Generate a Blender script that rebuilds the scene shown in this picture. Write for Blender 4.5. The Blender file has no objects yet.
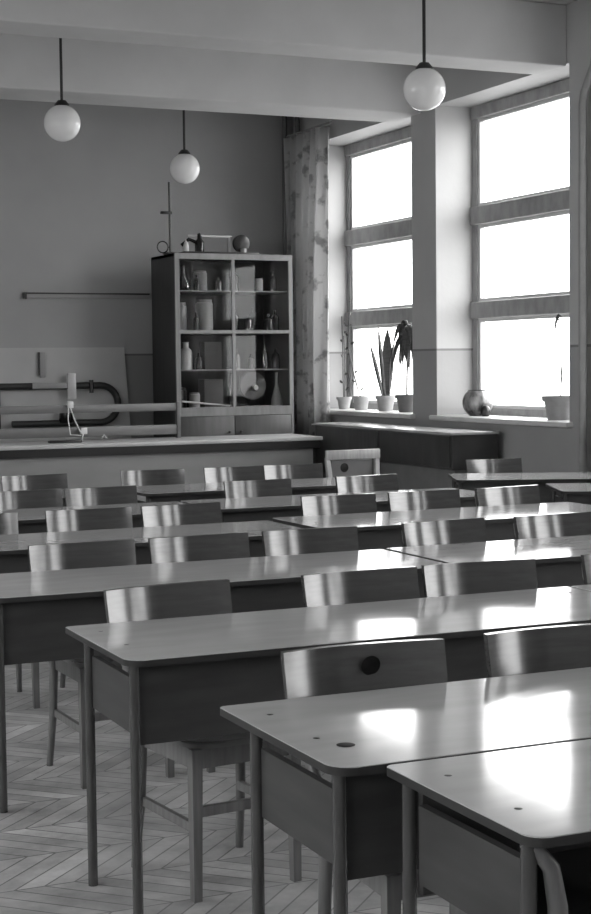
import bpy, bmesh, math, random
from mathutils import Vector, Matrix
random.seed(7)
S = bpy.context.scene
C = S.collection
PI = math.pi

# ------------------------------------------------------------------ materials
def mat(name, col, rough=.5, spec=.5, noise=0, nscale=8, stretch=(1, 1, 1), bump=0, bscale=40, metal=0, coat=0, col2=None, rnoise=0):
    m = bpy.data.materials.new(name); m.use_nodes = True
    nt = m.node_tree; b = nt.nodes['Principled BSDF']
    b.inputs['Roughness'].default_value = rough
    b.inputs['Specular IOR Level'].default_value = spec
    b.inputs['Metallic'].default_value = metal
    b.inputs['Coat Weight'].default_value = coat
    b.inputs['Coat Roughness'].default_value = .08
    c = col if isinstance(col, tuple) else (col, col, col)
    b.inputs['Base Color'].default_value = (*c, 1)
    tc = nt.nodes.new('ShaderNodeTexCoord'); mp = nt.nodes.new('ShaderNodeMapping')
    mp.inputs['Scale'].default_value = stretch
    nt.links.new(tc.outputs['Object'], mp.inputs['Vector'])
    nz = nt.nodes.new('ShaderNodeTexNoise'); nz.inputs['Scale'].default_value = nscale
    nz.inputs['Detail'].default_value = 6
    nt.links.new(mp.outputs[0], nz.inputs['Vector'])
    if noise or col2:
        r = nt.nodes.new('ShaderNodeValToRGB')
        lo = max(0, c[0] * (1 - noise)); hi = c[0] * (1 + noise)
        if col2 is not None: lo, hi = col2, c[0]
        r.color_ramp.elements[0].position = .3; r.color_ramp.elements[1].position = .7
        r.color_ramp.elements[0].color = (lo, lo, lo, 1); r.color_ramp.elements[1].color = (hi, hi, hi, 1)
        nt.links.new(nz.outputs['Fac'], r.inputs[0]); nt.links.new(r.outputs[0], b.inputs['Base Color'])
    if rnoise:
        mr = nt.nodes.new('ShaderNodeMapRange')
        mr.inputs['To Min'].default_value = max(.01, rough - rnoise); mr.inputs['To Max'].default_value = rough + rnoise
        nt.links.new(nz.outputs['Fac'], mr.inputs['Value']); nt.links.new(mr.outputs[0], b.inputs['Roughness'])
    if bump:
        n2 = nt.nodes.new('ShaderNodeTexNoise'); n2.inputs['Scale'].default_value = bscale; n2.inputs['Detail'].default_value = 3
        bp = nt.nodes.new('ShaderNodeBump'); bp.inputs['Strength'].default_value = bump; bp.inputs['Distance'].default_value = .004
        nt.links.new(mp.outputs[0], n2.inputs['Vector']); nt.links.new(n2.outputs['Fac'], bp.inputs['Height'])
        nt.links.new(bp.outputs[0], b.inputs['Normal'])
    return m

M = {}
M['desk_top'] = mat('varnished desk top', .37, .10, .5, noise=.06, nscale=3, stretch=(1.2, 5, 1), bump=.015, bscale=3, rnoise=.03)
M['desk_edge'] = mat('dark desk edge', .03, .5, .25, noise=.2)
M['desk_panel'] = mat('painted desk panel', .045, .5, .3, noise=.18, nscale=4, stretch=(1, 1, 6))
M['desk_leg'] = mat('painted steel desk leg', .055, .22, .6, noise=.1)
M['screw'] = mat('screw head', .03, .4, metal=.3)
M['chair_back'] = mat('polished chair plywood', .050, .15, .8, noise=.18, nscale=5, stretch=(1, 6, 12))
M['chair_leg'] = mat('worn beech chair wood', .12, .4, noise=.25, nscale=5, stretch=(10, 10, 1))
M['chair_light'] = mat('pale worn chair wood', .32, .4, noise=.2, nscale=5, stretch=(10, 10, 1))
M['seat'] = mat('plywood seat', .13, .28, noise=.2, nscale=4, stretch=(1, 8, 1))
M['black'] = mat('black bakelite', .008, .25)
M['dark'] = mat('dark enamel', .02, .3)
M['stain_hole'] = mat('dark round stain', .012, .6, .1, noise=.3, nscale=40)
M['grey_paint'] = mat('light grey paint', .30, .45, noise=.08, nscale=3)
M['white_paint'] = mat('white gloss paint', .62, .3, noise=.05, nscale=3)
M['ceiling'] = mat('ceiling whitewash', .50, .8, noise=.06, nscale=2, bump=.15)
M['globe'] = mat('opal lamp glass', .75, .12, .5, noise=.03, nscale=2)
M['stem'] = mat('dark lamp rod', .012, .4)
M['frame'] = mat('worn window frame paint', .30, .45, noise=.2, nscale=6, stretch=(2, 2, 1))
M['sill'] = mat('window sill paint', .55, .35, noise=.1, nscale=5)
M['bench_top'] = mat('lab bench top', .36, .3, noise=.12, nscale=3, stretch=(1, 5, 1))
M['bench_band'] = mat('black bench edge', .008, .35)
M['bench_panel'] = mat('bench front paint', .20, .45, noise=.08, nscale=2, stretch=(1, 1, 4))
M['cab_side'] = mat('dark stained cabinet side', .025, .4, noise=.3, nscale=3, stretch=(6, 6, 1))
M['cab_frame'] = mat('cabinet face frame wood', .20, .35, noise=.15, nscale=4, stretch=(6, 6, 1))
M['cab_door'] = mat('cabinet wooden door', .055, .4, noise=.25, nscale=3, stretch=(6, 6, 1))
M['cab_in'] = mat('cabinet interior', .02, .6, noise=.1)
M['board'] = mat('pale hardboard', .42, .6, noise=.06, nscale=3)
M['steel'] = mat('bright steel', .55, .25, metal=.9)
M['rail'] = mat('grey rail paint', .11, .4, noise=.12, nscale=4, stretch=(1, 6, 6))
M['pot'] = mat('clay flower pot', .30, .7, noise=.15, nscale=10)
M['pot_dark'] = mat('dark clay flower pot', .14, .7, noise=.15, nscale=10)
M['soil'] = mat('potting soil', .02, .9, noise=.4, nscale=40)
M['leaf'] = mat('dark plant leaf', .035, .35, noise=.4, nscale=15, stretch=(1, 1, 4))
M['stemg'] = mat('plant stem', .07, .6)
M['cred'] = mat('dark sideboard wood', .038, .35, noise=.25, nscale=3, stretch=(1, 3, 1))
M['cred_top'] = mat('sideboard top', .34, .25, noise=.15, nscale=4)
M['cred_base'] = mat('sideboard grey base', .15, .5, noise=.1)
M['pipe'] = mat('painted heating pipe', .24, .35, noise=.1)
M['pipe_dark'] = mat('dark heating pipe', .10, .4, noise=.1)
M['enamel'] = mat('white enamel', .55, .2, noise=.05)
M['refl_box'] = mat('pale reflection box', .08, .7, noise=.08)
M['streaky'] = mat('streaky dark glaze', .30, .12, .8, nscale=14, stretch=(1, 1, .5), col2=.012)
M['bottle_dark'] = mat('brown bottle glass', .02, .08)
M['rubber'] = mat('dark tube rubber', .022, .45, noise=.2)
M['cloth'] = None

def glass(name, gl=.06, tint=.96):
    m = bpy.data.materials.new(name); m.use_nodes = True
    nt = m.node_tree; nt.nodes.clear()
    o = nt.nodes.new('ShaderNodeOutputMaterial'); t = nt.nodes.new('ShaderNodeBsdfTransparent'); g = nt.nodes.new('ShaderNodeBsdfGlossy')
    t.inputs[0].default_value = (tint, tint, tint, 1); g.inputs['Roughness'].default_value = .03
    f = nt.nodes.new('ShaderNodeFresnel'); f.inputs[0].default_value = 1.45
    mx = nt.nodes.new('ShaderNodeMixShader'); ad = nt.nodes.new('ShaderNodeMath'); ad.operation = 'MULTIPLY'; ad.inputs[1].default_value = gl / .04
    ge = nt.nodes.new('ShaderNodeNewGeometry'); iv = nt.nodes.new('ShaderNodeMath'); iv.operation = 'SUBTRACT'; iv.inputs[0].default_value = 1
    m3 = nt.nodes.new('ShaderNodeMath'); m3.operation = 'MULTIPLY'; m3.use_clamp = True
    nt.links.new(ge.outputs['Backfacing'], iv.inputs[1]); nt.links.new(f.outputs[0], ad.inputs[0])
    nt.links.new(ad.outputs[0], m3.inputs[0]); nt.links.new(iv.outputs[0], m3.inputs[1]); nt.links.new(m3.outputs[0], mx.inputs[0])
    nt.links.new(t.outputs[0], mx.inputs[1]); nt.links.new(g.outputs[0], mx.inputs[2]); nt.links.new(mx.outputs[0], o.inputs[0])
    return m
M['pane'] = glass('window pane glass', .04, .97)
M['cab_glass'] = glass('cabinet door glass', .035, .93)
M['lab_glass'] = glass('laboratory glass', .2, .72)

# curtain cloth: diffuse + translucent with a faint printed pattern
def cloth():
    m = bpy.data.materials.new('printed curtain cloth'); m.use_nodes = True
    nt = m.node_tree; nt.nodes.clear()
    o = nt.nodes.new('ShaderNodeOutputMaterial'); d = nt.nodes.new('ShaderNodeBsdfDiffuse'); t = nt.nodes.new('ShaderNodeBsdfTranslucent')
    mx = nt.nodes.new('ShaderNodeMixShader'); mx.inputs[0].default_value = .5
    tc = nt.nodes.new('ShaderNodeTexCoord'); v = nt.nodes.new('ShaderNodeTexNoise'); v.inputs['Scale'].default_value = 7; v.inputs['Detail'].default_value = 5
    r = nt.nodes.new('ShaderNodeValToRGB'); e = r.color_ramp.elements
    e[0].position = .36; e[0].color = (.30, .30, .30, 1); e[1].position = .45; e[1].color = (.58, .58, .58, 1)
    nt.links.new(tc.outputs['Object'], v.inputs['Vector']); nt.links.new(v.outputs['Fac'], r.inputs[0])
    for s in (d, t): nt.links.new(r.outputs[0], s.inputs[0])
    nt.links.new(d.outputs[0], mx.inputs[1]); nt.links.new(t.outputs[0], mx.inputs[2]); nt.links.new(mx.outputs[0], o.inputs[0])
    return m
M['cloth'] = cloth()

# wall: grey distemper above, darker oil paint dado up to 1.65 m with a thin line at its edge
def wallmat(name, up, lo, z=1.65):
    m = mat(name, up, .55)
    nt = m.node_tree; b = nt.nodes['Principled BSDF']
    g = nt.nodes.new('ShaderNodeNewGeometry'); sx = nt.nodes.new('ShaderNodeSeparateXYZ'); nt.links.new(g.outputs['Position'], sx.inputs[0])
    r = nt.nodes.new('ShaderNodeValToRGB'); r.color_ramp.interpolation = 'CONSTANT'
    mr = nt.nodes.new('ShaderNodeMath'); mr.operation = 'DIVIDE'; mr.inputs[1].default_value = 5
    nt.links.new(sx.outputs['Z'], mr.inputs[0]); nt.links.new(mr.outputs[0], r.inputs[0])
    e = r.color_ramp.elements; e[0].position = 0; e[0].color = (lo, lo, lo, 1)
    e[1].position = z / 5; e[1].color = (lo * .55, lo * .55, lo * .55, 1)
    n = e.new((z + .012) / 5); n.color = (up, up, up, 1)
    nz = nt.nodes.new('ShaderNodeTexNoise'); nz.inputs['Scale'].default_value = 1.6; nz.inputs['Detail'].default_value = 8
    nt.links.new(g.outputs['Position'], nz.inputs['Vector'])
    m2 = nt.nodes.new('ShaderNodeMapRange'); m2.inputs['To Min'].default_value = .86; m2.inputs['To Max'].default_value = 1.14
    nt.links.new(nz.outputs['Fac'], m2.inputs['Value'])
    vm = nt.nodes.new('ShaderNodeVectorMath'); vm.operation = 'SCALE'
    nt.links.new(r.outputs[0], vm.inputs[0]); nt.links.new(m2.outputs[0], vm.inputs['Scale']); nt.links.new(vm.outputs[0], b.inputs['Base Color'])
    bp = nt.nodes.new('ShaderNodeBump'); bp.inputs['Strength'].default_value = .25; bp.inputs['Distance'].default_value = .004
    n3 = nt.nodes.new('ShaderNodeTexNoise'); n3.inputs['Scale'].default_value = 25; nt.links.new(g.outputs['Position'], n3.inputs['Vector'])
    nt.links.new(n3.outputs['Fac'], bp.inputs['Height']); nt.links.new(bp.outputs[0], b.inputs['Normal'])
    return m
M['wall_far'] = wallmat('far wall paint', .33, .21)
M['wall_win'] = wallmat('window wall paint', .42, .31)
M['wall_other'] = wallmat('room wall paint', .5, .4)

# parquet: bricks laid on the diagonal, worn and pale
def parquet():
    m = mat('worn herringbone parquet', .2, .42)
    nt = m.node_tree; b = nt.nodes['Principled BSDF']
    def mth(op, a, c=None):
        n = nt.nodes.new('ShaderNodeMath'); n.operation = op
        for k, v in enumerate((a, c)):
            if v is None: continue
            if isinstance(v, (int, float)): n.inputs[k].default_value = v
            else: nt.links.new(v, n.inputs[k])
        return n.outputs[0]
    g = nt.nodes.new('ShaderNodeNewGeometry'); sx = nt.nodes.new('ShaderNodeSeparateXYZ'); nt.links.new(g.outputs['Position'], sx.inputs[0])
    pp = mth('PINGPONG', sx.outputs['Y'], .30)
    v = mth('MULTIPLY', mth('ADD', sx.outputs['X'], pp), .707)
    cb = nt.nodes.new('ShaderNodeCombineXYZ'); nt.links.new(sx.outputs['Y'], cb.inputs[0]); nt.links.new(v, cb.inputs[1])
    br = nt.nodes.new('ShaderNodeTexBrick'); br.offset = 0
    br.inputs['Color1'].default_value = (.46, .46, .46, 1); br.inputs['Color2'].default_value = (.30, .30, .30, 1); br.inputs['Mortar'].default_value = (.16, .16, .16, 1)
    br.inputs['Scale'].default_value = 1; br.inputs['Mortar Size'].default_value = .003; br.inputs['Brick Width'].default_value = .30; br.inputs['Row Height'].default_value = .065
    nt.links.new(cb.outputs[0], br.inputs['Vector'])
    nz = nt.nodes.new('ShaderNodeTexNoise'); nz.inputs['Scale'].default_value = 4; nz.inputs['Detail'].default_value = 9; nz.inputs['Roughness'].default_value = .65; nt.links.new(g.outputs['Position'], nz.inputs['Vector'])
    mr = nt.nodes.new('ShaderNodeMapRange'); mr.inputs['From Min'].default_value = .3; mr.inputs['From Max'].default_value = .7; mr.inputs['To Min'].default_value = .6; mr.inputs['To Max'].default_value = 1.35
    nt.links.new(nz.outputs['Fac'], mr.inputs['Value'])
    vm = nt.nodes.new('ShaderNodeVectorMath'); vm.operation = 'SCALE'
    nt.links.new(br.outputs['Color'], vm.inputs[0]); nt.links.new(mr.outputs[0], vm.inputs['Scale']); nt.links.new(vm.outputs[0], b.inputs['Base Color'])
    return m
M['floor'] = parquet()

# ------------------------------------------------------------------ mesh builder
class MB:
    def __init__(s): s.bm = bmesh.new()
    def box(s, a, b, bev=0, mi=0):
        x0, y0, z0 = a; x1, y1, z1 = b
        v = [s.bm.verts.new(p) for p in ((x0, y0, z0), (x1, y0, z0), (x1, y1, z0), (x0, y1, z0), (x0, y0, z1), (x1, y0, z1), (x1, y1, z1), (x0, y1, z1))]
        fs = [s.bm.faces.new([v[i] for i in q]) for q in ((3, 2, 1, 0), (4, 5, 6, 7), (0, 1, 5, 4), (1, 2, 6, 5), (2, 3, 7, 6), (3, 0, 4, 7))]
        for f in fs: f.material_index = mi
        if bev:
            es = {e for f in fs for e in f.edges}
            bmesh.ops.bevel(s.bm, geom=list(es), offset=bev, segments=2, affect='EDGES', profile=.5)
        return s
    def tube(s, pts, r, n=12, cap=True, sq=False):
        pts = [Vector(p) for p in pts]
        rs = r if isinstance(r, (list, tuple)) else [r] * len(pts)
        if sq: n = 4
        rings = []; prev = None
        for i, p in enumerate(pts):
            t = (pts[min(i + 1, len(pts) - 1)] - pts[max(i - 1, 0)]).normalized()
            if prev is None:
                a = Vector((1, 0, 0)) if abs(t.x) < .9 else Vector((0, 1, 0))
                u = (a - t * a.dot(t)).normalized()
            else: u = (prev - t * prev.dot(t)).normalized()
            prev = u; w = t.cross(u)
            off = PI / 4 if sq else 0
            k = rs[i] * (2 ** .5 if sq else 1)
            rings.append([s.bm.verts.new(p + (u * math.cos(2 * PI * j / n + off) + w * math.sin(2 * PI * j / n + off)) * k) for j in range(n)])
        for a, b in zip(rings, rings[1:]):
            for j in range(n): s.bm.faces.new((a[j], a[(j + 1) % n], b[(j + 1) % n], b[j]))
        if cap:
            s.bm.faces.new(rings[0][::-1]); s.bm.faces.new(rings[-1])
        return s
    def lathe(s, prof, c=(0, 0, 0), n=24):
        c = Vector(c); rings = []
        for r, z in prof:
            if r < 1e-5: rings.append([s.bm.verts.new(c + Vector((0, 0, z)))])
            else: rings.append([s.bm.verts.new(c + Vector((r * math.cos(2 * PI * j / n), r * math.sin(2 * PI * j / n), z))) for j in range(n)])
        for a, b in zip(rings, rings[1:]):
            for j in range(n):
                k = (j + 1) % n
                if len(a) == 1 and len(b) == 1: continue
                if len(a) == 1: s.bm.faces.new((a[0], b[k], b[j]))
                elif len(b) == 1: s.bm.faces.new((a[j], a[k], b[0]))
                else: s.bm.faces.new((a[j], a[k], b[k], b[j]))
        return s
    def prism(s, pts, z0, z1, mside=0, bev=0):
        lo = [s.bm.verts.new((x, y, z0)) for x, y in pts]; hi = [s.bm.verts.new((x, y, z1)) for x, y in pts]
        fb = s.bm.faces.new(lo[::-1]); fb.material_index = mside
        ft = s.bm.faces.new(hi)
        n = len(pts)
        for i in range(n):
            f = s.bm.faces.new((lo[i], lo[(i + 1) % n], hi[(i + 1) % n], hi[i])); f.material_index = mside
        if bev: bmesh.ops.bevel(s.bm, geom=list(ft.edges), offset=bev, segments=2, affect='EDGES')
        return s
    def slab(s, grid_a, grid_b):
        """closed solid between two equal point grids (front and back)"""
        A = [[s.bm.verts.new(p) for p in row] for row in grid_a]; B = [[s.bm.verts.new(p) for p in row] for row in grid_b]
        R, K = len(A), len(A[0])
        for i in range(R - 1):
            for j in range(K - 1):
                s.bm.faces.new((A[i][j], A[i][j + 1], A[i + 1][j + 1], A[i + 1][j]))
                s.bm.faces.new((B[i][j], B[i + 1][j], B[i + 1][j + 1], B[i][j + 1]))
        for j in range(K - 1):
            s.bm.faces.new((A[0][j], B[0][j], B[0][j + 1], A[0][j + 1])); s.bm.faces.new((A[-1][j], A[-1][j + 1], B[-1][j + 1], B[-1][j]))
        for i in range(R - 1):
            s.bm.faces.new((A[i][0], A[i + 1][0], B[i + 1][0], B[i][0])); s.bm.faces.new((A[i][-1], B[i][-1], B[i + 1][-1], A[i + 1][-1]))
        return s
    def build(s, name, mats, parent=None, smooth=True, ang=40):
        me = bpy.data.meshes.new(name)
        bmesh.ops.recalc_face_normals(s.bm, faces=s.bm.faces)
        s.bm.to_mesh(me); s.bm.free()
        for m in (mats if isinstance(mats, (list, tuple)) else [mats]): me.materials.append(M[m])
        if smooth:
            me.polygons.foreach_set('use_smooth', [True] * len(me.polygons)); me.set_sharp_from_angle(angle=math.radians(ang))
        o = bpy.data.objects.new(name, me); C.objects.link(o)
        if parent: o.parent = parent
        return o

def tag(o, label, cat, group=None):
    o['label'] = label; o['category'] = cat
    if group: o['group'] = group
    return o
def thing(name, label, cat, loc=(0, 0, 0), rz=0, group=None):
    o = bpy.data.objects.new(name, None); o.empty_display_size = .1; C.objects.link(o); o.location = loc; o.rotation_euler = (0, 0, rz)
    return tag(o, label, cat, group)
def structure(name, mb, m, parent=None, smooth=False):
    o = mb.build(name, m, parent, smooth)
    if not parent: o['kind'] = 'structure'
    return o
def copy_tree(o, parent=None):
    c = o.copy(); C.objects.link(c)
    if parent: c.parent = parent
    for ch in list(o.children): copy_tree(ch, c)
    return c
def rrect(x0, y0, x1, y1, ra, rb=None, n=6):
    p = []; rb = ra if rb is None else rb
    for cx, cy, a, r in ((x1 - ra, y0 + ra, -90, ra), (x1 - rb, y1 - rb, 0, rb), (x0 + rb, y1 - rb, 90, rb), (x0 + ra, y0 + ra, 180, ra)):
        for i in range(n + 1):
            t = math.radians(a + 90 * i / n); p.append((cx + r * math.cos(t), cy + r * math.sin(t)))
    return p

# ------------------------------------------------------------------ room shell
XL, XR, YN, YF, ZC = -2.6, 6.8, -2.0, 15.2, 4.25
T = .45
structure('floor', MB().box((XL - .2, YN - .2, -.15), (XR + T, YF + .2, 0)), 'floor')
structure('ceiling', MB().box((XL - .2, YN - .2, ZC), (XR + T, YF + .2, ZC + .15)), 'ceiling')
structure('wall_far', MB().box((XL - .2, YF, 0), (XR + T, YF + .2, ZC)), 'wall_far')
structure('wall_near', MB().box((XL - .2, YN - .2, 0), (XR + T, YN, ZC)), 'wall_other')
fill_open = [(-1.4, 1.2), (1.8, 4.4), (5.0, 7.6), (8.2, 10.8)]  # high window openings added in the unseen left wall for fill light
w = MB(); w.box((XL - .2, YN, 0), (XL, YF, 2.0)); w.box((XL - .2, YN, 3.4), (XL, YF, ZC))
ys = [YN] + [v for o in fill_open for v in o] + [YF]
for a, b in zip(ys[::2], ys[1::2]): w.box((XL - .2, a, 2.0), (XL, b, 3.4))
structure('wall_left', w, 'wall_other')
for i, (a, b) in enumerate(fill_open):
    f = MB(); x0, x1 = XL - .15, XL - .09
    f.box((x0, a, 2.0), (x1, a + .07, 3.4)); f.box((x0, b - .07, 2.0), (x1, b, 3.4))
    for z in (2.0, 3.32): f.box((x0, a + .07, z), (x1, b - .07, z + .08))
    wn = structure('window_%d' % (i + 7), f, 'frame')  # added fill-light window, out of view
    MB().box((XL - .122, a + .07, 2.08), (XL - .118, b - .07, 3.32)).build('window_pane', 'pane', wn, smooth=False)
SILL, HEAD = 1.09, 3.81
openings = [(12.59, 14.70), (10.07, 12.14), (7.55, 9.62), (5.03, 7.10), (2.51, 4.58), (-.01, 2.06)]
w = MB()
w.box((XR, YN, 0), (XR + T, YF, SILL - .05)); w.box((XR, YN, HEAD), (XR + T, YF, ZC))
ys = [YN] + [v for o in reversed(openings) for v in o] + [YF]
for a, b in zip(ys[::2], ys[1::2]): w.box((XR, a, SILL - .05), (XR + T, b, HEAD))
structure('wall_right', w, 'wall_win')
# beams across the room
for i, (a, b, z) in enumerate([(12.40, 12.95, 3.775), (10.10, 10.50, 3.79), (7.75, 8.15, 3.79), (5.4, 5.8, 3.79), (3.0, 3.4, 3.79), (.6, 1.0, 3.79)]):
    structure('trim_%d' % (i + 1), MB().box((XL, a, z), (XR, b, ZC), bev=.012), 'ceiling')
# windows
for i, (a, b) in enumerate(openings):
    xo, xi = 7.24, 7.17
    f = MB()
    W_ = .075
    f.box((xi, a, SILL), (xo, a + W_, HEAD)); f.box((xi, b - W_, SILL), (xo, b, HEAD))
    f.box((xi, a, HEAD - .10), (xo, b, HEAD)); f.box((xi, a, SILL), (xo, b, SILL + .06))
    f.box((xi - .03, a, 2.77), (xo, b, 2.93), bev=.01); f.box((xi - .03, a, 1.94), (xo, b, 2.09), bev=.01)
    f.box((xi - .02, a, 3.70), (xo, b, HEAD), bev=.01)
    win = structure('window_%d' % (i + 1), f, 'frame')
    # opening casements inside the fixed frame
    for z0, z1 in ((SILL + .06, 1.94), (2.09, 2.77), (2.93, 3.70)):
        c = MB()
        y0, y1 = a + W_, b - W_
        for (p, q) in (((xi + .015, y0, z0), (xo - .01, y0 + .035, z1)), ((xi + .015, y1 - .035, z0), (xo - .01, y1, z1)),
                       ((xi + .015, y0 + .035, z0), (xo - .01, y1 - .035, z0 + .03)), ((xi + .015, y0 + .035, z1 - .03), (xo - .01, y1 - .035, z1))):
            c.box(p, q)
        sash = c.build('sash', 'white_paint', win, smooth=False)
        MB().box((7.205, y0 + .03, z0 + .02), (7.209, y1 - .03, z1 - .02)).build('window_pane', 'pane', sash, smooth=False)
    s = MB().box((XR - .06, a - .05, SILL - .045), (7.18, b + .05, SILL), bev=.012)
    s.build('window_sill', 'sill', win)
# heating pipes
p = MB().tube([(6.735, 9.80, 0), (6.735, 9.80, 3.45), (6.735, 9.78, 3.54), (6.735, 9.72, 3.63), (6.735, 9.66, 3.71), (6.735, 9.63, 3.80), (6.735, 9.63, ZC)], .032, 14)
o = structure('trim_7', p, 'pipe', smooth=True)
structure('trim_8', MB().tube([(6.66, 15.12, 0), (6.66, 15.12, ZC)], .03, 12), 'pipe_dark', smooth=True)
structure('trim_9', MB().tube([(6.735, 14.95, 0), (6.735, 14.95, ZC)], .025, 12), 'pipe_dark', smooth=True)
# skirting
structure('baseboard_far', MB().box((XL, YF - .02, 0), (XR, YF, .12)), 'dark')
structure('baseboard_left', MB().box((XL, YN, 0), (XL + .02, YF, .12)), 'dark')

# ------------------------------------------------------------------ globe lamps
def globe_lamp(x, y, z, label):
    t = thing('pendant_globe_lamp', label, 'lamp', (x, y, 0), 0, 'globe lamps hanging from the ceiling')
    R = .135
    MB().tube([(0, 0, z + R), (0, 0, ZC)], .011, 10).build('stem', 'stem', t)
    pr = [(R * math.sin(PI * k / 20), -R * math.cos(PI * k / 20)) for k in range(21)]
    pr[0] = (0, -R); pr[-1] = (0, R)
    MB().lathe(pr, (0, 0, z), 36).build('lamp_globe', 'globe', t)
    MB().lathe([(0, .03), (.03, .03), (.055, 0), (.055, -.018), (0, -.018)], (0, 0, z + R), 24).build('socket_cap', 'stem', t)
    MB().lathe([(0, -.05), (.03, -.05), (.06, 0), (0, 0)], (0, 0, ZC), 24).build('ceiling_rose', 'stem', t)
globe_lamp(3.19, 11.30, 3.345, 'white glass globe lamp on a thin rod, at the left in front of the beam')
globe_lamp(4.84, 13.20, 3.305, 'white glass globe lamp hanging above the glazed cabinet')
globe_lamp(4.85, 8.80, 3.285, 'largest white glass globe lamp, nearest, hanging in front of the windows')

# ------------------------------------------------------------------ desks
DD, DH = .63, .76
def make_desk(L, DD=.63, ra=.055, rb=.012):
    t = thing('school_desk', 'x', 'desk')
    MB().prism(rrect(0, 0, L, DD, ra, rb), DH - .019, DH, mside=1, bev=.002).build('tabletop', ['desk_top', 'desk_edge'], t)
    for x in (.075, L - .075):
        for y in ((.25, .50) if DD > .6 else (.12, .37)):
            MB().lathe([(0, .0012), (.006, .001), (.008, 0)], (x, y, DH), 12).build('screw', 'screw', t)
    MB().box((.045, .055, .515), (L - .045, .073, DH - .019)).build('front_panel', 'desk_panel', t, smooth=False)
    for x in (.035, L - .053):
        MB().box((x, .075, .54), (x + .018, .46, .695)).build('side_panel', 'desk_panel', t, smooth=False)
    MB().box((.06, .09, .55), (L - .06, .42, .565)).build('book_shelf', 'desk_panel', t, smooth=False)
    for x in (.03, L - .03):
        for y in (.045, .475):
            MB().tube([(x, y, 0), (x, y, DH - .019)], .0145, 14).build('leg', 'desk_leg', t)
    return t
protos = {}
def desk(x, y, L, label, rz=0, group='long school desks'):
    if L == 0: d = protos[0]
    elif L not in protos:
        d = make_desk(L); protos[L] = d
    else: d = copy_tree(protos[L])
    d.location = (x, y, 0); d.rotation_euler = (0, 0, rz); tag(d, label, 'desk', group)
    return d
L1 = 1.82
protos[0] = make_desk(L1, .535, .012, .040)
dB = desk(1.39 + L1, 2.165 + .535, 0, 'nearest desk at the lower right with a big window glare on its top', PI)
dA = desk(1.29, 2.70 + .015, L1, 'second nearest desk, with a dark round spot on its top, touching the nearest one')
desk(1.275, 3.97, L1, 'third desk back, its bare left corner and screws beside the aisle')
desk(1.275 + L1 + .012, 3.97, L1, 'desk joined to the right end of the third desk back, cut by the right border')
desk(1.215, 5.28, L1, 'desk in the fourth row, its left corner just past the left border')
desk(1.215 + L1 + .03, 5.30, L1, 'right-hand desk of the fourth row, bright with window light')
desk(1.27, 6.66, L1, 'left-hand desk of the fifth row back')
desk(3.165, 6.77, L1, 'right-hand desk of the fifth row, its left corner overlapping as a dark line')
desk(1.25, 7.96, L1, 'left-hand desk of the sixth row back')
desk(3.10, 7.99, L1, 'right-hand desk of the sixth row back')
desk(1.20, 9.22, L1, 'left-hand desk of the rearmost row, near the lab bench')
desk(3.085, 9.20, 1.62, 'right-hand desk of the rearmost row, before the open-backed chair')
desk(5.28, 9.16, 1.25, 'short slanted desk by the window wall, before the dark sideboard', math.radians(-24), 'short desks by the windows')
desk(5.36, 8.02, 1.25, 'short slanted desk at the right border, in front of the other window desk', math.radians(-24), 'short desks by the windows')
# dark round spot burnt into the second desk's top, and the bent leg of the nearest desk
st = MB().lathe([(0, .0004), (.019, .0004), (.020, 0)], (0, 0, 0), 20).build('round_stain', 'stain_hole', dA); st.location = (1.394 - 1.29, 2.883 - 2.715, DH + .0005)
bl = MB().tube([(0, .02, .735), (.02, .01, .725), (.045, 0, .69), (.058, 0, .62), (.06, 0, .45), (.06, 0, 0)], [.010, .013, .016, .018, .017, .015], 14).build('bent_leg', 'chair_leg', dB)
bl.matrix_parent_inverse = Matrix.Identity(4); bl.rotation_euler = (0, 0, PI); bl.location = (L1 - .02, .535 - .045, 0)

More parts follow.
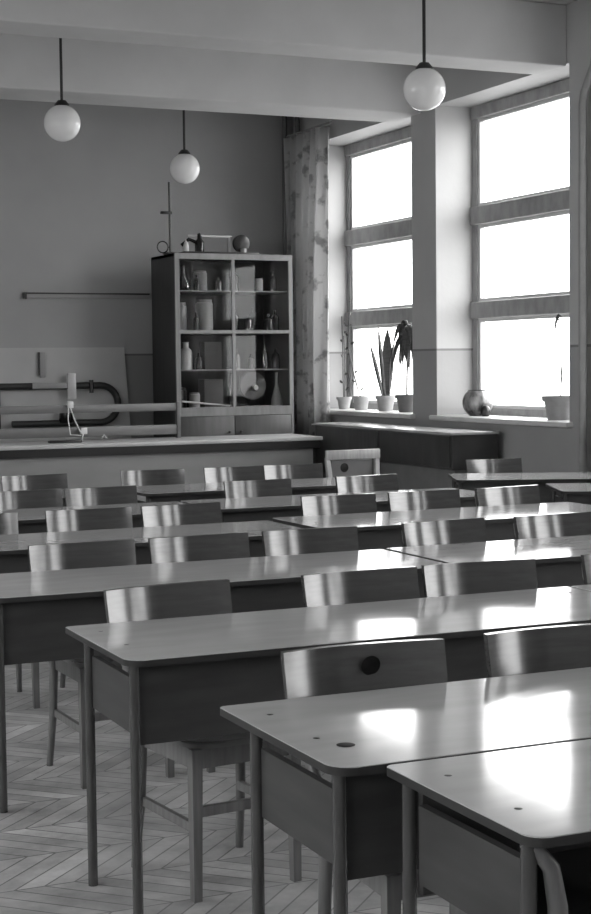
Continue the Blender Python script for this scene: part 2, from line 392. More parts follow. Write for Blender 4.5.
# ------------------------------------------------------------------ chairs
def make_chair():
    """faces -Y; origin on the floor under the seat centre; backrest centre at y = +.36"""
    t = thing('school_chair', 'x', 'chair')
    # seat: rounded plywood with dished top
    pts = []
    for k in range(32):
        a = 2 * PI * k / 32; c, s = math.cos(a), math.sin(a)
        e = .55
        x = .195 * math.copysign(abs(c) ** e, c); y = .195 * math.copysign(abs(s) ** e, s)
        x *= 1.0 - .10 * (y / .2 + 1) / 2
        pts.append((x, y))
    MB().prism(pts, .446, .466, bev=.006).build('seat', 'seat', t)
    # apron
    ap = MB()
    ap.box((-.165, -.165, .385), (.165, -.148, .446)); ap.box((-.155, .15, .385), (.155, .167, .446))
    ap.box((-.170, -.165, .385), (-.155, .165, .446)); ap.box((.155, -.165, .385), (.170, .165, .446))
    ap.build('apron', 'chair_leg', t, smooth=False)
    for s in (-1, 1):
        MB().tube([(s * .168, -.165, 0), (s * .165, -.162, .446)], [.013, .017], sq=True).build('leg', 'chair_leg', t)
        MB().tube([(s * .185, .215, 0), (s * .176, .185, .22), (s * .172, .180, .40), (s * .174, .230, .55), (s * .176, .320, .70), (s * .178, .368, .77), (s * .178, .380, .815)],
                  [.013, .016, .018, .017, .015, .013, .011], n=10).build('leg', 'chair_leg', t)
        MB().box((s * .168 - .008, -.15, .20), (s * .168 + .008, .18, .228)).build('stretcher', 'chair_leg', t, smooth=False)
    MB().box((-.16, -.171, .245), (.16, -.157, .275)).build('stretcher', 'chair_leg', t, smooth=False)
    # curved backrest, hollow side towards the sitter
    A, B = [], []
    HB, K = .2175, 20
    for i in range(5):
        v = i / 4; z = .728 + .118 * v
        ra, rb = [], []
        for j in range(K + 1):
            u = -1 + 2 * j / K
            y = .375 + .026 * (v - .5) - .057 * u * u
            zz = z + (.006 * (u * u) if i == 4 else 0)
            edge = .010 if i in (0, 4) else .012
            wd = HB * (1 + .008 * v)
            ra.append((u * wd, y - .010, zz)); rb.append((u * wd, y + .010, zz))
        A.append(ra); B.append(rb)
    MB().slab(A, B).build('backrest', 'chair_back', t)
    return t
chair0 = make_chair(); used = []
def chair(xc, yb, label, group, rz=0, sc=1):
    """xc, yb: where the backrest centre stands"""
    c = chair0 if not used else copy_tree(chair0); used.append(1)
    a = math.radians(rz)
    c.rotation_euler = (0, 0, a)
    c.location = (xc + .36 * math.sin(a), yb + .04 - .36 * math.cos(a), 0)
    tag(c, label, 'chair', group); return c
G = 'school chairs tucked under the long desks'
first_chair = chair(1.717, 3.43, 'polished wooden chair with a dark round spot on its backrest, behind the second nearest desk', G, -2)
chair(2.284, 3.42, 'nearest chair on the right, its backrest cut by the right border above the glare', G, -2)
chair(1.638, 4.68, 'chair behind the third desk back, closest to the left aisle corner', G, 7)
chair(2.33, 4.69, 'chair in the middle behind the third desk back, left of the pair that nearly touch', G, 3)
chair(2.805, 4.70, 'chair behind the third desk back, right one of the nearly touching pair', G, -3)
chair(3.448, 4.69, 'chair at the right border behind the third row of desks, only its edge seen', G)
chair(1.74, 5.99, 'leftmost chair behind the fourth row of desks', G, 2)
chair(2.24, 6.00, 'second chair from the left behind the fourth row of desks', G, 2)
chair(2.75, 6.01, 'third chair from the left behind the fourth row, below the crossing desk corner', G)
chair(3.41, 6.03, 'fourth chair from the left behind the fourth row of desks', G, 6)
chair(3.99, 6.03, 'rightmost chair behind the fourth row, near the right border', G, 4)
chair(1.61, 7.40, 'chair cut by the left border behind the fifth row of desks', G)
chair(2.19, 7.41, 'second chair from the left behind the fifth row of desks', G, 1)
chair(2.67, 7.41, 'third chair from the left behind the fifth row of desks', G, 6)
chair(3.60, 7.50, 'fourth chair from the left behind the fifth row, left of the right-hand three', G)
chair(4.12, 7.50, 'fifth chair from the left behind the fifth row, middle of the right-hand three', G)
chair(4.65, 7.50, 'rightmost chair behind the fifth row of desks, before the short slanted desks', G, 6)
chair(2.20, 8.72, 'chair at the left border behind the sixth row of desks', G, 3)
chair(2.65, 8.72, 'second chair from the left behind the sixth row of desks', G, 3)
chair(3.65, 8.74, 'chair behind the sixth row, below the gap between the two farthest right chairs', G)
chair(4.39, 8.74, 'chair behind the sixth row just below the open-backed chair', G, 3)
chair(2.58, 9.96, 'leftmost chair of the farthest row, against the pale bench front', G, 2)
chair(3.41, 10.0, 'lone chair of the farthest row, second from the left, against the bench front', G, -6)
chair(3.99, 9.98, 'third chair from the left in the farthest row, beside its close neighbour', G)
chair(4.44, 9.98, 'rightmost curved-back chair of the farthest row, left of the open-backed one', G, -3)
G2 = 'school chairs at the short window desks'
chair(5.93, 9.74, 'chair behind the short slanted desk, its backrest before the dark sideboard end', G2, -6)
chair(6.36, 8.50, 'bright-edged chair cut by the right border at the slanted window desks', G2, -20)
ds = MB().lathe([(0, .0), (.026, .0), (.026, .0015), (0, .003)], (0, 0, 0), 24).build('hole_disc', 'stain_hole', first_chair); ds.rotation_euler = (PI / 2 + .21, 0, 0); ds.location = (.03, .3565, .795)  # flat dark disc painted in place of the shaded hand-hole

# open-backed chair by the bench
oc = thing('open_backed_chair', 'pale open-backed wooden chair with a frame back, before the lab bench end', 'chair', (5.035, 10.2, 0), math.radians(2))
for s in (-1, 1):
    MB().tube([(s * .185, .04, 0), (s * .18, 0, .42), (s * .19, .03, .62), (s * .205, .06, .87)], [.014, .018, .018, .016], sq=True).build('leg', 'chair_light', oc)
    MB().tube([(s * .17, -.38, 0), (s * .17, -.37, .43)], [.014, .018], sq=True).build('leg', 'chair_light', oc)
MB().box((-.225, .035, .855), (.225, .06, .925), bev=.006).build('top_rail', 'chair_light', oc)
MB().box((-.18, .012, .685), (.18, .03, .725), bev=.004).build('lower_rail', 'chair_light', oc)
MB().box((-.17, .06, .73), (.17, .068, .85)).build('back_panel', 'seat', oc, smooth=False)
kn = MB().lathe([(0, 0), (.030, 0), (.034, .002), (0, .004)], (0, 0, 0), 20).build('round_hole', 'black', oc); kn.rotation_euler = (PI / 2, 0, 0); kn.location = (-.065, .06, .795)
MB().prism(rrect(-.20, -.40, .20, .0, .05), .43, .452, bev=.004).build('seat', 'chair_light', oc)
MB().box((-.16, -.38, .2), (.16, -.365, .23)).build('stretcher', 'chair_light', oc, smooth=False)

# ------------------------------------------------------------------ lab bench
b = thing('laboratory_bench', 'long laboratory bench with a pale front and black edge along the far wall', 'bench', (0, 13.2, 0))
MB().box((-1.2, -.03, .845), (6.16, .72, .88), bev=.004).build('worktop', 'bench_top', b)
MB().box((-1.19, -.02, .772), (6.14, .71, .845)).build('edge_band', 'bench_band', b, smooth=False)
MB().box((-1.12, .02, .0), (6.08, .68, .772)).build('body', 'bench_panel', b, smooth=False)
# rail stand on the bench
r = thing('rail_stand', 'grey frame of two long horizontal rails standing on the lab bench', 'rail stand', (0, 13.78, .88))
MB().box((.3, -.02, .255), (4.95, .02, .325), bev=.004).build('rail', 'rail', r)
MB().box((.3, -.02, .035), (4.95, .02, .125), bev=.004).build('rail', 'rail', r)
MB().box((4.93, -.03, 0), (4.965, .03, .335), bev=.003).build('post', 'rail', r)
MB().box((.32, .02, 0), (.37, .06, .33), bev=.003).build('post', 'rail', r)
MB().box((3.10, .02, 0), (3.13, .05, .33), bev=.003).build('post', 'rail', r)
# clamps and cords on the rails
c = thing('clamped_cord', 'pair of pale cord clamps joined by thin cords on the rails', 'clamp', (3.93, 13.74, .88))
MB().box((-.055, -.02, .30), (.0, .015, .36), bev=.006).build('clamp', 'enamel', c); MB().box((.06, -.035, .06), (.12, .015, .12), bev=.006).build('clamp', 'enamel', c)
MB().tube([(-.03, -.02, .30), (0, -.03, .2), (.05, -.03, .09), (.08, -.03, .06), (.06, -.06, .012)], .006, 8).build('cord', 'enamel', c)
MB().tube([(-.05, -.02, .30), (-.06, -.035, .2), (-.04, -.035, .06), (.06, -.04, .05)], .005, 8).build('cord', 'enamel', c)
MB().tube([(.24, -.05, .012), (.27, -.05, .05), (.30, -.05, .012)], .007, 8).build('cord', 'enamel', c)
tag(MB().box((3.62, 13.42, .881), (3.92, 13.5, .905), bev=.008).build('dark_rod_case', 'dark'), 'flat dark case lying on the lab bench behind the left end', 'case')

# hardboard panel on the wall with the U-shaped tube apparatus
pb = MB()
A = [[(2.0, 15.150, .76), (4.94, 15.150, .76)], [(2.0, 15.165, 1.745), (4.88, 15.165, 1.745)]]
B = [[(2.0, 15.185, .76), (4.94, 15.185, .76)], [(2.0, 15.195, 1.745), (4.88, 15.195, 1.745)]]
u = thing('demonstration_board', 'pale board on the far wall carrying a thick dark tube bent into a sideways U', 'board', (0, 15.10, 0))
bo = pb.slab(A, B).build('board_panel', 'board', u, smooth=False); bo.location = (0, -15.10, 0)
zt, zb = 1.365, .995; zc_, rr = (zt + zb) / 2, (zt - zb) / 2
arc = [(4.60 + rr * math.sin(PI * k / 14), 0, zc_ + rr * math.cos(PI * k / 14)) for k in range(15)]
MB().tube([(2.3, 0, zt), (4.2, 0, zt)] + arc + [(4.2, 0, zb), (3.70, 0, zb)], .034, 14).build('bent_tube', 'rubber', u)
MB().tube([(3.56, .0, zt), (3.56, 0, .90)], .028, 12).build('upright_tube', 'rubber', u)
MB().box((4.255, -.055, 1.235), (4.34, -.03, 1.49), bev=.005).build('scale_plate', 'enamel', u)
MB().box((3.90, -.05, 1.34), (4.25, -.036, 1.40), bev=.004).build('pale_sleeve', 'grey_paint', u)
MB().lathe([(0, 0), (.065, 0), (.075, .03), (.07, .10), (.03, .12), (0, .12)], (4.24, -.03, 1.0), 20).build('knob', 'black', u)
MB().tube([(4.50, -.035, 1.29), (4.50, -.035, 1.42)], .022, 10).build('valve', 'black', u)
th = MB().box((4.0, .035, 1.45), (4.055, .06, 1.70), bev=.005).build('upright_plate', 'grey_paint', u)
MB().box((3.985, .028, 1.47), (3.999, .06, 1.70)).build('dark_edge', 'dark', th, smooth=False)
# strip on the wall
t = thing('wall_strip', 'long thin pale strip fixed on the far wall left of the cabinet', 'wall strip', (0, YF, 2.26))
MB().box((3.88, -.03, -.025), (5.16, -.002, .015), bev=.003).build('strip', 'grey_paint', t)
MB().box((3.86, -.04, .015), (5.16, -.002, .03)).build('top_lip', 'dark', t, smooth=False)
MB().box((3.855, -.045, -.035), (3.885, -.002, .03)).build('end_cap', 'black', t, smooth=False)

# ------------------------------------------------------------------ glazed cabinet
cx0, cx1, cy0, cy1, ct = 5.10, 6.335, 14.22, 14.92, 2.635
cab = thing('glazed_cabinet', 'tall dark cabinet with four glazed panels and pale frame, by the far wall', 'cabinet', (0, 0, 0))
k = MB()
k.box((cx0, cy0 + .03, 0), (cx0 + .03, cy1, ct)); k.box((cx1 - .03, cy0 + .03, 0), (cx1, cy1, ct))
k.box((cx0, cy0 + .03, ct - .03), (cx1, cy1, ct)); k.box((cx0, cy1 - .02, 0), (cx1, cy1, ct)); k.box((cx0 + .03, cy0 + .05, 0), (cx1 - .03, cy1 - .02, .08))
k.build('body', 'cab_side', cab, smooth=False)
f = MB()
f.box((cx0, cy0, 0), (cx0 + .028, cy0 + .03, ct)); f.box((cx1 - .028, cy0, 0), (cx1, cy0 + .03, ct))
f.box((cx0 + .028, cy0, ct - .04), (cx1 - .028, cy0 + .03, ct)); f.box((cx0 + .028, cy0, 1.06), (cx1 - .028, cy0 + .03, 1.13)); f.box((cx0 + .028, cy0, 0), (cx1 - .028, cy0 + .03, .1))
f.build('face_frame', 'cab_frame', cab, smooth=False)
xm = 5.70
MB().box((cx0 + .03, cy0 + .04, 1.09), (cx1 - .03, cy1 - .02, 1.115)).build('shelf', 'cab_in', cab, smooth=False)
MB().box((cx0 + .03, cy0 + .04, 1.865), (cx1 - .03, cy1 - .02, 1.89)).build('shelf', 'cab_frame', cab, smooth=False)
for z in (1.50, 2.27):
    MB().box((cx0 + .03, cy0 + .06, z), (cx1 - .03, cy1 - .03, z + .012)).build('shelf', 'cab_frame', cab, smooth=False)
for (x0, x1) in ((cx0 + .028, xm), (xm, cx1 - .028)):
    for (z0, z1) in ((1.13, 1.878), (1.878, ct - .04)):
        d = MB(); e = .016
        d.box((x0, cy0 - .004, z0), (x0 + e, cy0 + .02, z1)); d.box((x1 - e, cy0 - .004, z0), (x1, cy0 + .02, z1))
        d.box((x0 + e, cy0 - .004, z0), (x1 - e, cy0 + .02, z0 + e)); d.box((x0 + e, cy0 - .004, z1 - e), (x1 - e, cy0 + .02, z1))
        dd = d.build('door', 'cab_frame', cab, smooth=False)
        MB().box((x0 + e, cy0 + .006, z0 + e), (x1 - e, cy0 + .010, z1 - e)).build('door_glass', 'cab_glass', dd, smooth=False)
    dl = MB().box((x0 + .004, cy0 + .002, .104), (x1 - .004, cy0 + .026, 1.056), bev=.003).build('door', 'cab_door', cab)
    MB().lathe([(0, 0), (.008, 0), (.008, .012), (.014, .02), (.010, .03), (0, .032)], (0, 0, 0), 14).build('knob', 'dark', dl)
    kk = dl.children[0]; kk.rotation_euler = (PI / 2, 0, 0); kk.location = (xm + (-.06 if x0 < xm - .1 else .06), cy0 + .003, .9)

# things inside: bottles, flasks, boxes, disc machine
def lathe_thing(name, prof, m, loc, label, cat, group=None, n=20):
    o = MB().lathe(prof, (0, 0, 0), n).build(name, m); o.location = loc; return tag(o, label, cat, group)
def bottle(r, h, neck=.35): return [(0, 0), (r, 0), (r, h * .62), (r * .9, h * .70), (r * neck, h * .80), (r * neck, h * .97), (r * neck * 1.25, h), (0, h)]
def flask(r, h): return [(0, 0), (r * .8, 0), (r, h * .1), (r * .9, h * .25), (r * .25, h * .65), (r * .22, h * .96), (r * .3, h), (0, h)]
def jar(r, h): return [(0, 0), (r, 0), (r, h * .88), (r * .85, h * .92), (r * .9, h * .94), (r * .9, h), (0, h)]
s1, s2, s3, s4 = 1.116, 1.513, 1.891, 2.283
yc = 14.55
lathe_thing('glass_flask', flask(.075, .24), 'lab_glass', (5.24, 14.38, s4), 'glass flask on the top shelf at the left of the cabinet', 'flask')
lathe_thing('reflection_canister', jar(.07, .20), 'pot', (5.46, 14.5, s4), 'pale round canister standing in for a glass reflection on the top shelf, left door of the cabinet', 'canister')  # pale canister added where the door glass reflects a window
lathe_thing('reflection_canister', jar(.085, .31), 'grey_paint', (5.50, 14.5, s3), 'large pale canister standing in for a glass reflection on the middle shelf, left door of the cabinet', 'canister')  # its pale tone continues the window reflection on the glass
lathe_thing('storage_jar', jar(.07, .28), 'grey_paint', (5.24, 14.5, s3), 'grey lidded jar on the middle shelf at the cabinet left side', 'jar')
lathe_thing('spare_bottle', bottle(.05, .24), 'bottle_dark', (5.86, 14.6, s4), 'dark bottle on the top shelf behind the right upper glass', 'bottle')
lathe_thing('enamel_mug', jar(.04, .13), 'enamel', (6.07, 14.45, s4), 'small white jar on the top shelf behind the right upper glass', 'jar')
for i, (x, y, r_, h, m, tx) in enumerate([(5.80, 14.45, .045, .22, 'bottle_dark', 'dark bottle leftmost behind the right middle glass'), (5.92, 14.38, .04, .16, 'lab_glass', 'short clear bottle among the jumble behind the right middle glass'),
        (6.02, 14.50, .045, .24, 'lab_glass', 'tall clear bottle among the jumble behind the right middle glass'), (6.13, 14.36, .05, .17, 'bottle_dark', 'squat dark bottle among the jumble behind the right middle glass'), (6.24, 14.45, .04, .21, 'bottle_dark', 'dark bottle rightmost behind the right middle glass')]):
    lathe_thing('reagent_bottle', bottle(r_, h), m, (x, y, s3), tx, 'bottle', 'bottles inside the glazed cabinet')
lathe_thing('white_bottle', bottle(.065, .27, .45), 'enamel', (5.27, 14.42, s2), 'white bottle on the lower shelf at the cabinet left', 'bottle')
tag(MB().box((5.48, 14.45, s2 + .001), (5.66, 14.6, s2 + .27), bev=.004).build('reflection_box', 'refl_box'), 'upright pale box standing in for a glass reflection on the lower shelf, left door of the cabinet', 'box')  # pale box added to carry the reflected light streak downwards
tag(MB().box((5.46, 14.42, s1 + .001), (5.66, 14.6, s1 + .30), bev=.004).build('reflection_box', 'refl_box'), 'upright pale box standing in for a glass reflection at the bottom of the cabinet, left door', 'box')  # lower end of the reflected streak, built as a pale box
lathe_thing('storage_jar', jar(.075, .22), 'dark', (5.22, 14.5, s1), 'dark jar at the bottom left of the cabinet', 'jar')
lathe_thing('storage_jar', jar(.055, .17), 'grey_paint', (5.355, 14.42, s1), 'small grey jar at the bottom of the cabinet beside the dark jar', 'jar')
tag(MB().tube([(5.18, 14.30, s1 + .09), (5.68, 14.30, s1 + .035)], .010, 10).build('glass_rod', 'enamel'), 'thin pale rod lying across the bottom of the cabinet', 'rod')
dm = thing('disc_machine', 'pale round disc machine standing at the bottom right of the cabinet', 'disc machine', (5.98, 14.42, s1))
MB().box((-.15, -.1, 0), (.17, .1, .03), bev=.004).build('base', 'grey_paint', dm)
MB().box((-.02, .04, .03), (.02, .07, .22)).build('stand', 'dark', dm, smooth=False)
dk = MB().lathe([(0, 0), (.02, 0), (.03, .004), (.08, .004), (.085, .012), (.10, .012), (.105, .004), (.135, .004), (.14, .01), (.14, .02), (0, .02)], (0, 0, 0), 36).build('disc', 'pipe_dark', dm)
dk.rotation_euler = (PI / 2, 0, 0); dk.location = (0, .02, .23)
hb = MB().lathe([(0, 0), (.03, 0), (.025, .03), (0, .03)], (0, 0, 0), 20).build('hub', 'enamel', dm); hb.rotation_euler = (PI / 2, 0, 0); hb.location = (.02, 0, .21)
lathe_thing('tall_flask', flask(.06, .36), 'grey_paint', (6.235, 14.42, s1), 'tall pale conical vessel at the right of the disc machine', 'flask')
lathe_thing('tall_bottle', bottle(.035, .36), 'bottle_dark', (5.755, 14.45, s1), 'tall dark bottle left of the disc machine in the cabinet', 'bottle')

for i, (x, y, z, r_, h, m, tx) in enumerate([(5.36, 14.33, s4, .03, .15, 'bottle_dark', 'small dark bottle on the top shelf between flask and canister'),
        (5.60, 14.36, s4, .03, .13, 'lab_glass', 'small clear bottle on the top shelf right of the canister'), (5.36, 14.36, s3, .035, .18, 'bottle_dark', 'dark bottle on the middle shelf between two jars'),
        (5.38, 14.36, s2, .035, .16, 'bottle_dark', 'dark bottle on the lower shelf beside the white bottle'), (5.80, 14.4, s2, .035, .2, 'lab_glass', 'clear bottle leftmost on the lower shelf, right door'),
        (5.95, 14.4, s2, .04, .15, 'bottle_dark', 'dark bottle on the lower shelf above the disc machine'), (6.10, 14.4, s2, .035, .23, 'lab_glass', 'tall clear bottle on the lower shelf, right door'),
        (6.22, 14.4, s2, .04, .2, 'bottle_dark', 'dark bottle rightmost on the lower shelf, right door'), (6.22, 14.45, s4, .04, .2, 'lab_glass', 'clear bottle rightmost on the top shelf')]):
    lathe_thing('reagent_bottle', bottle(r_, h), m, (x, y, z), tx, 'bottle', 'bottles inside the glazed cabinet')
# things on top of the cabinet
rs = thing('retort_stand', 'tall thin retort stand with a clamp and a ring on top of the cabinet', 'retort stand', (5.135, 14.45, ct))
MB().box((-.05, -.06, 0), (.08, .06, .018), bev=.003).build('base', 'dark', rs)
MB().tube([(0, 0, .018), (0, 0, .70)], .010, 10).build('rod', 'black', rs)
MB().box((-.09, -.02, .39), (.02, .02, .415), bev=.003).build('clamp', 'black', rs)
MB().tube([(.0, 0, .07)] + [(-.075 + .055 * math.cos(a * PI / 8), 0, .07 + .055 * math.sin(a * PI / 8)) for a in range(17)], .006, 8).build('ring', 'black', rs)
ins = thing('coil_apparatus', 'dark electrical apparatus with a pale horizontal tube and round coil on top of the cabinet', 'apparatus', (5.62, 14.42, ct))
MB().box((-.39, -.11, 0), (.40, .11, .025), bev=.004).build('base', 'dark', ins)
MB().lathe([(0, 0), (.045, 0), (.045, .10), (.025, .13), (.02, .18), (0, .19)], (-.19, 0, .025), 18).build('post', 'black', ins)
MB().lathe([(0, 0), (.028, 0), (.028, .06), (.02, .09), (0, .13)], (-.33, 0, .025), 18).build('terminal', 'enamel', ins)
MB().tube([(-.37, .02, .09), (-.30, 0, .15), (-.22, 0, .12)], .018, 10).build('lever', 'black', ins)
MB().tube([(-.30, .03, .185), (.16, .03, .185)], .013, 12).build('tube', 'enamel', ins)
MB().lathe([(0, 0), (.02, 0), (.02, .15), (0, .15)], (.13, .03, .025), 14).build('support', 'grey_paint', ins)
cl = MB().lathe([(0, -.03), (.055, -.03), (.085, -.02), (.085, .02), (.055, .03), (0, .03)], (0, 0, 0), 28).build('coil', 'dark', ins); cl.rotation_euler = (PI / 2, 0, 0); cl.location = (.25, 0, .12)
MB().lathe([(0, 0), (.035, 0), (.03, .04), (0, .04)], (.25, -.06, .025), 16).build('terminal', 'grey_paint', ins)

# ------------------------------------------------------------------ sideboard along the window wall
sb = thing('sideboard', 'long low dark sideboard with a pale top under the windows', 'sideboard', (0, 0, 0))
MB().box((6.27, 10.98, .965), (6.735, 13.66, .988), bev=.003).build('top', 'cred_top', sb)
MB().box((6.30, 11.0, .68), (6.73, 13.64, .965)).build('body', 'cred', sb, smooth=False)
MB().box((6.33, 11.02, 0), (6.73, 13.62, .68)).build('base', 'cred_base', sb, smooth=False)
MB().box((6.29, 11.03, .70), (6.30, 12.27, .955), bev=.002).build('door', 'cred', sb)
MB().box((6.29, 12.31, .52), (6.30, 13.62, .955), bev=.002).build('door', 'cab_door', sb)

# ------------------------------------------------------------------ curtain
A, B = [], []
N, Rr = 160, 14
for i in range(Rr + 1):
    v = i / Rr; ra, rb = [], []
    for j in range(N + 1):
        q = j / N; y = 14.10 + .93 * q + .03 * math.sin(9 * q + 3 * v) * (1 - v)
        y += (.10 * (1 - q) * math.sin(PI * (1 - v) * .8))
        am = .055 + .015 * (1 - v)
        x = 6.66 + am * math.sin(q * 2 * PI * 6 + .8 * math.sin(3 * v)) + .012 * math.sin(q * 2 * PI * 17 + 2 * v)
        z = .80 + 3.10 * v
        ra.append((x, y, z)); rb.append((x + .003, y, z))
    A.append(ra); B.append(rb)
cu = thing('curtain', 'long printed curtain hanging in folds at the far end of the windows', 'curtain', (0, 0, 0))
MB().slab(A, B).build('curtain_cloth', 'cloth', cu, ang=180)
MB().tube([(6.68, 14.02, 3.93), (6.68, 15.12, 3.93)], .014, 10).build('curtain_rod', 'pipe', cu)

# ------------------------------------------------------------------ pots and plants on the sills
def pot(r, h, m='pot'):
    return MB().lathe([(0, 0), (r * .72, 0), (r * .93, h * .78), (r * 1.05, h * .78), (r * 1.08, h), (r * .94, h), (r * .90, h * .85), (0, h * .85)], (0, 0, 0), 28)
def plant(name, label, loc, r, h, m='pot'):
    t = thing(name, label, 'potted plant', loc, 0, 'potted plants on the window sills')
    pot(r, h).build('pot', m, t); MB().lathe([(0, h * .86), (r * .90, h * .86), (r * .9, h * .80), (0, h * .80)], (0, 0, 0), 20).build('soil', 'soil', t)
    return t
def leaf(pts, wid, nrm, thick=.004):
    """curved blade along pts with half width wid[i]; nrm is its width direction"""
    A, B = [], []; nrm = Vector(nrm).normalized()
    for p, w_ in zip(pts, wid):
        p = Vector(p); t_ = Vector((.7, 0, .1)).normalized()
        side = nrm * w_
        th_ = nrm.cross(Vector((0, 0, 1))).normalized() * thick
        A.append([tuple(p - side), tuple(p + th_ * 1.5), tuple(p + side)]); B.append([tuple(p - side - th_ * .5), tuple(p), tuple(p + side - th_ * .5)])
    return MB().slab(A, B)
SX = 7.0
# thin climbing stems, two small pots, by the curtain
p1 = plant('potted_climber', 'thin climbing plant in a small pot, beside the curtain', (SX, 14.44, SILL), .075, .125)
for kx, (dy, hh) in enumerate(((.02, .95), (-.02, .75))):
    MB().tube([(0, dy * .5, .1), (.01, dy + .02, .3), (-.01, dy - .02, .55), (0, dy + .02, hh)], .006, 8).build('stem', 'stemg', p1)
p2 = plant('potted_climber', 'tall thin climbing plant in a pot, second from the curtain', (SX, 14.05, SILL), .085, .14)
MB().tube([(0, 0, .1), (.01, .18, .35), (-.01, .26, .62), (0, .26, .90), (0, .24, 1.1)], .007, 8).build('stem', 'stemg', p2)
for t_, hh in ((p1, .85), (p2, .95)):
    for q in range(9):
        z = .18 + q * hh / 10; a = q * 2.4; oy = 0 if t_ is p1 else min(.26, .6 * (z - .1))
        d = Vector((math.cos(a) * .3, math.sin(a), .25)).normalized()
        pp = [Vector((0, oy, z)) + d * (.02 + .05 * s_ / 4) for s_ in range(5)]
        leaf(pp, [.002, .012, .016, .012, .001], (.2, .4, 1)).build('leaf', 'leaf', t_)
# snake plant
p3 = plant('potted_snake_plant', 'plant with stiff upright sword leaves in a pot on the far window sill', (SX, 13.52, SILL), .095, .15)
for (y0, y1, hh, wd) in ((-.02, -.145, .58, .020), (-.01, -.065, .74, .020), (.01, .025, .72, .048), (.03, .085, .60, .022), (0, -.04, .50, .024), (.03, .05, .46, .022)):
    n_ = 9; off = [y0 + (y1 - y0) * (i / (n_ - 1)) ** 1.1 for i in range(n_)]; pp = [(.89 * q_, -.46 * q_, .1 + (hh - .02) * i / (n_ - 1)) for i, q_ in enumerate(off)]
    leaf(pp, [wd * k_ for k_ in (.4, .6, .8, .95, 1, 1, .9, .6, .05)], (.89, -.46, 0), .006).build('leaf', 'leaf', p3)
# drooping leaves
p4 = plant('potted_drooping_plant', 'bushy plant with drooping dark leaves, beside the pillar on the far sill', (SX, 13.08, SILL), .105, .165, 'pot_dark')
MB().tube([(0, 0, .12), (0, -.01, .45), (0, -.02, .84)], .010, 8).build('stem', 'stemg', p4)
rnd = random.Random(3)
for q in range(26):
    a = rnd.uniform(0, 2 * PI); L_ = rnd.uniform(.16, .34); z0 = rnd.uniform(.60, .84); R_ = rnd.uniform(.06, .24)
    pp = []
    for i in range(8):
        s_ = i / 7
        pp.append((R_ * .6 * s_ * math.cos(a), -.02 + R_ * s_ * math.sin(a), z0 + .08 * math.sin(PI * s_ * .8) - L_ * s_ * s_ * 1.3))
    leaf(pp, [.006, .014, .019, .022, .022, .018, .012, .001], (.89, -.46, .25 * math.cos(a))).build('leaf', 'leaf', p4)
# glass bowl in the second window
gb = thing('round_bowl', 'round dark bowl with light streaks on the near window sill by the pillar', 'bowl', (6.98, 11.74, SILL))
R = .135
MB().lathe([(0, 0), (.05, 0)] + [(R * math.sin(a), .115 - R * math.cos(a)) for a in [.5 + k_ * .2 for k_ in range(11)]], (0, 0, 0), 32).build('bowl_body', 'streaky', gb)
MB().lathe([(R * .62, .205), (R * .66, .222), (R * .58, .222), (R * .55, .205)], (0, 0, 0), 28).build('bowl_rim', 'dark', gb)
tag(MB().lathe([(0, 0), (.03, 0), (.045, .03), (.04, .07), (.02, .09), (0, .09)], (0, 0, 0), 18).build('small_dark_vase', 'dark'), 'small dark vase right of the round bowl on the sill', 'vase').location = (6.95, 11.56, SILL)
p5 = plant('potted_single_stem', 'single thin stem with one curled leaf in a pale pot, near window sill at right', (6.98, 10.47, SILL), .135, .19)
MB().tube([(0, 0, .15), (0, -.03, .35), (0, .0, .58), (.0, -.01, .74), (0, .02, .80)], .005, 8).build('stem', 'stemg', p5)
leaf([(0, -.02, .82), (0, .01, .83), (0, .04, .80), (0, .06, .76), (0, .07, .72)], [.01, .022, .026, .022, .004], (.2, .6, .5), .006).build('leaf', 'leaf', p5)
leaf([(0, -.01, .30), (0, -.025, .34), (0, -.02, .39), (0, -.01, .43)], [.004, .012, .012, .002], (.2, 1, .1)).build('leaf', 'leaf', p5)

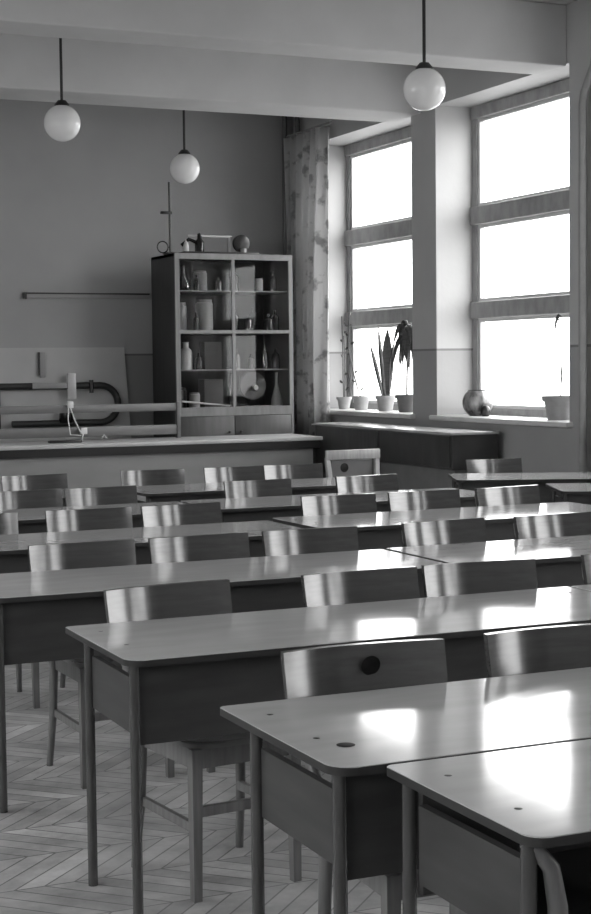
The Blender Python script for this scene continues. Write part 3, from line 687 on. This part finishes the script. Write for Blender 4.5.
# ------------------------------------------------------------------ daylight
wd = bpy.data.worlds.new('overcast'); S.world = wd; wd.use_nodes = True
nt = wd.node_tree; bg = nt.nodes['Background']
tc = nt.nodes.new('ShaderNodeTexCoord'); sp = nt.nodes.new('ShaderNodeSeparateXYZ'); rp = nt.nodes.new('ShaderNodeValToRGB')
nt.links.new(tc.outputs['Generated'], sp.inputs[0])
mr = nt.nodes.new('ShaderNodeMapRange'); mr.inputs['From Min'].default_value = -1; mr.inputs['From Max'].default_value = 1
nt.links.new(sp.outputs['Z'], mr.inputs['Value']); nt.links.new(mr.outputs[0], rp.inputs[0]); nt.links.new(rp.outputs[0], bg.inputs[0])
e = rp.color_ramp.elements
e[0].position = .42; e[0].color = (.30, .30, .30, 1); e[1].position = .5; e[1].color = (.75, .75, .75, 1)
n_ = e.new(.70); n_.color = (1, 1, 1, 1)
bg.inputs['Strength'].default_value = 5.0
for i, (a, b_) in enumerate(openings):
    l = bpy.data.lights.new('window portal', 'AREA'); l.shape = 'RECTANGLE'; l.size = b_ - a; l.size_y = HEAD - SILL
    l.cycles.is_portal = True
    o = bpy.data.objects.new('window_portal', l); C.objects.link(o)
    o.location = (7.28, (a + b_) / 2, (SILL + HEAD) / 2)
    o.rotation_euler = (Vector((-1, 0, 0)).to_track_quat('-Z', 'Z')).to_euler()
for (a, b_) in fill_open:  # portals for the added fill windows on the left
    l = bpy.data.lights.new('window portal', 'AREA'); l.shape = 'RECTANGLE'; l.size = b_ - a; l.size_y = 1.4
    l.cycles.is_portal = True
    o = bpy.data.objects.new('window_portal', l); C.objects.link(o)
    o.location = (XL - .22, (a + b_) / 2, 2.7); o.rotation_euler = Vector((1, 0, 0)).to_track_quat('-Z', 'Z').to_euler()

# ------------------------------------------------------------------ camera
yaw, pitch, roll = 0.419768301, 0.0590813111, -0.0108438219
fv = Vector((math.sin(yaw) * math.cos(pitch), math.cos(yaw) * math.cos(pitch), -math.sin(pitch)))
r0 = Vector((math.cos(yaw), -math.sin(yaw), 0)); u0 = r0.cross(fv)
rv = math.cos(roll) * r0 + math.sin(roll) * u0; uv = -math.sin(roll) * r0 + math.cos(roll) * u0
cam = bpy.data.cameras.new('camera'); co = bpy.data.objects.new('camera', cam); C.objects.link(co)
cam.sensor_fit = 'VERTICAL'; cam.sensor_height = 24; cam.lens = 1560 * 24 / 914; cam.clip_start = .05
co.matrix_world = Matrix(((rv.x, uv.x, -fv.x, 0), (rv.y, uv.y, -fv.y, 0), (rv.z, uv.z, -fv.z, 1.55), (0, 0, 0, 1)))
S.camera = co
vs = S.view_settings; vs.view_transform = 'Standard'; vs.look = 'None'; vs.gamma = 1; vs.use_curve_mapping = False
vs.exposure = 1.12
try:
    S.cycles.max_bounces = 10; S.cycles.diffuse_bounces = 6; S.cycles.transparent_max_bounces = 16
except Exception: pass
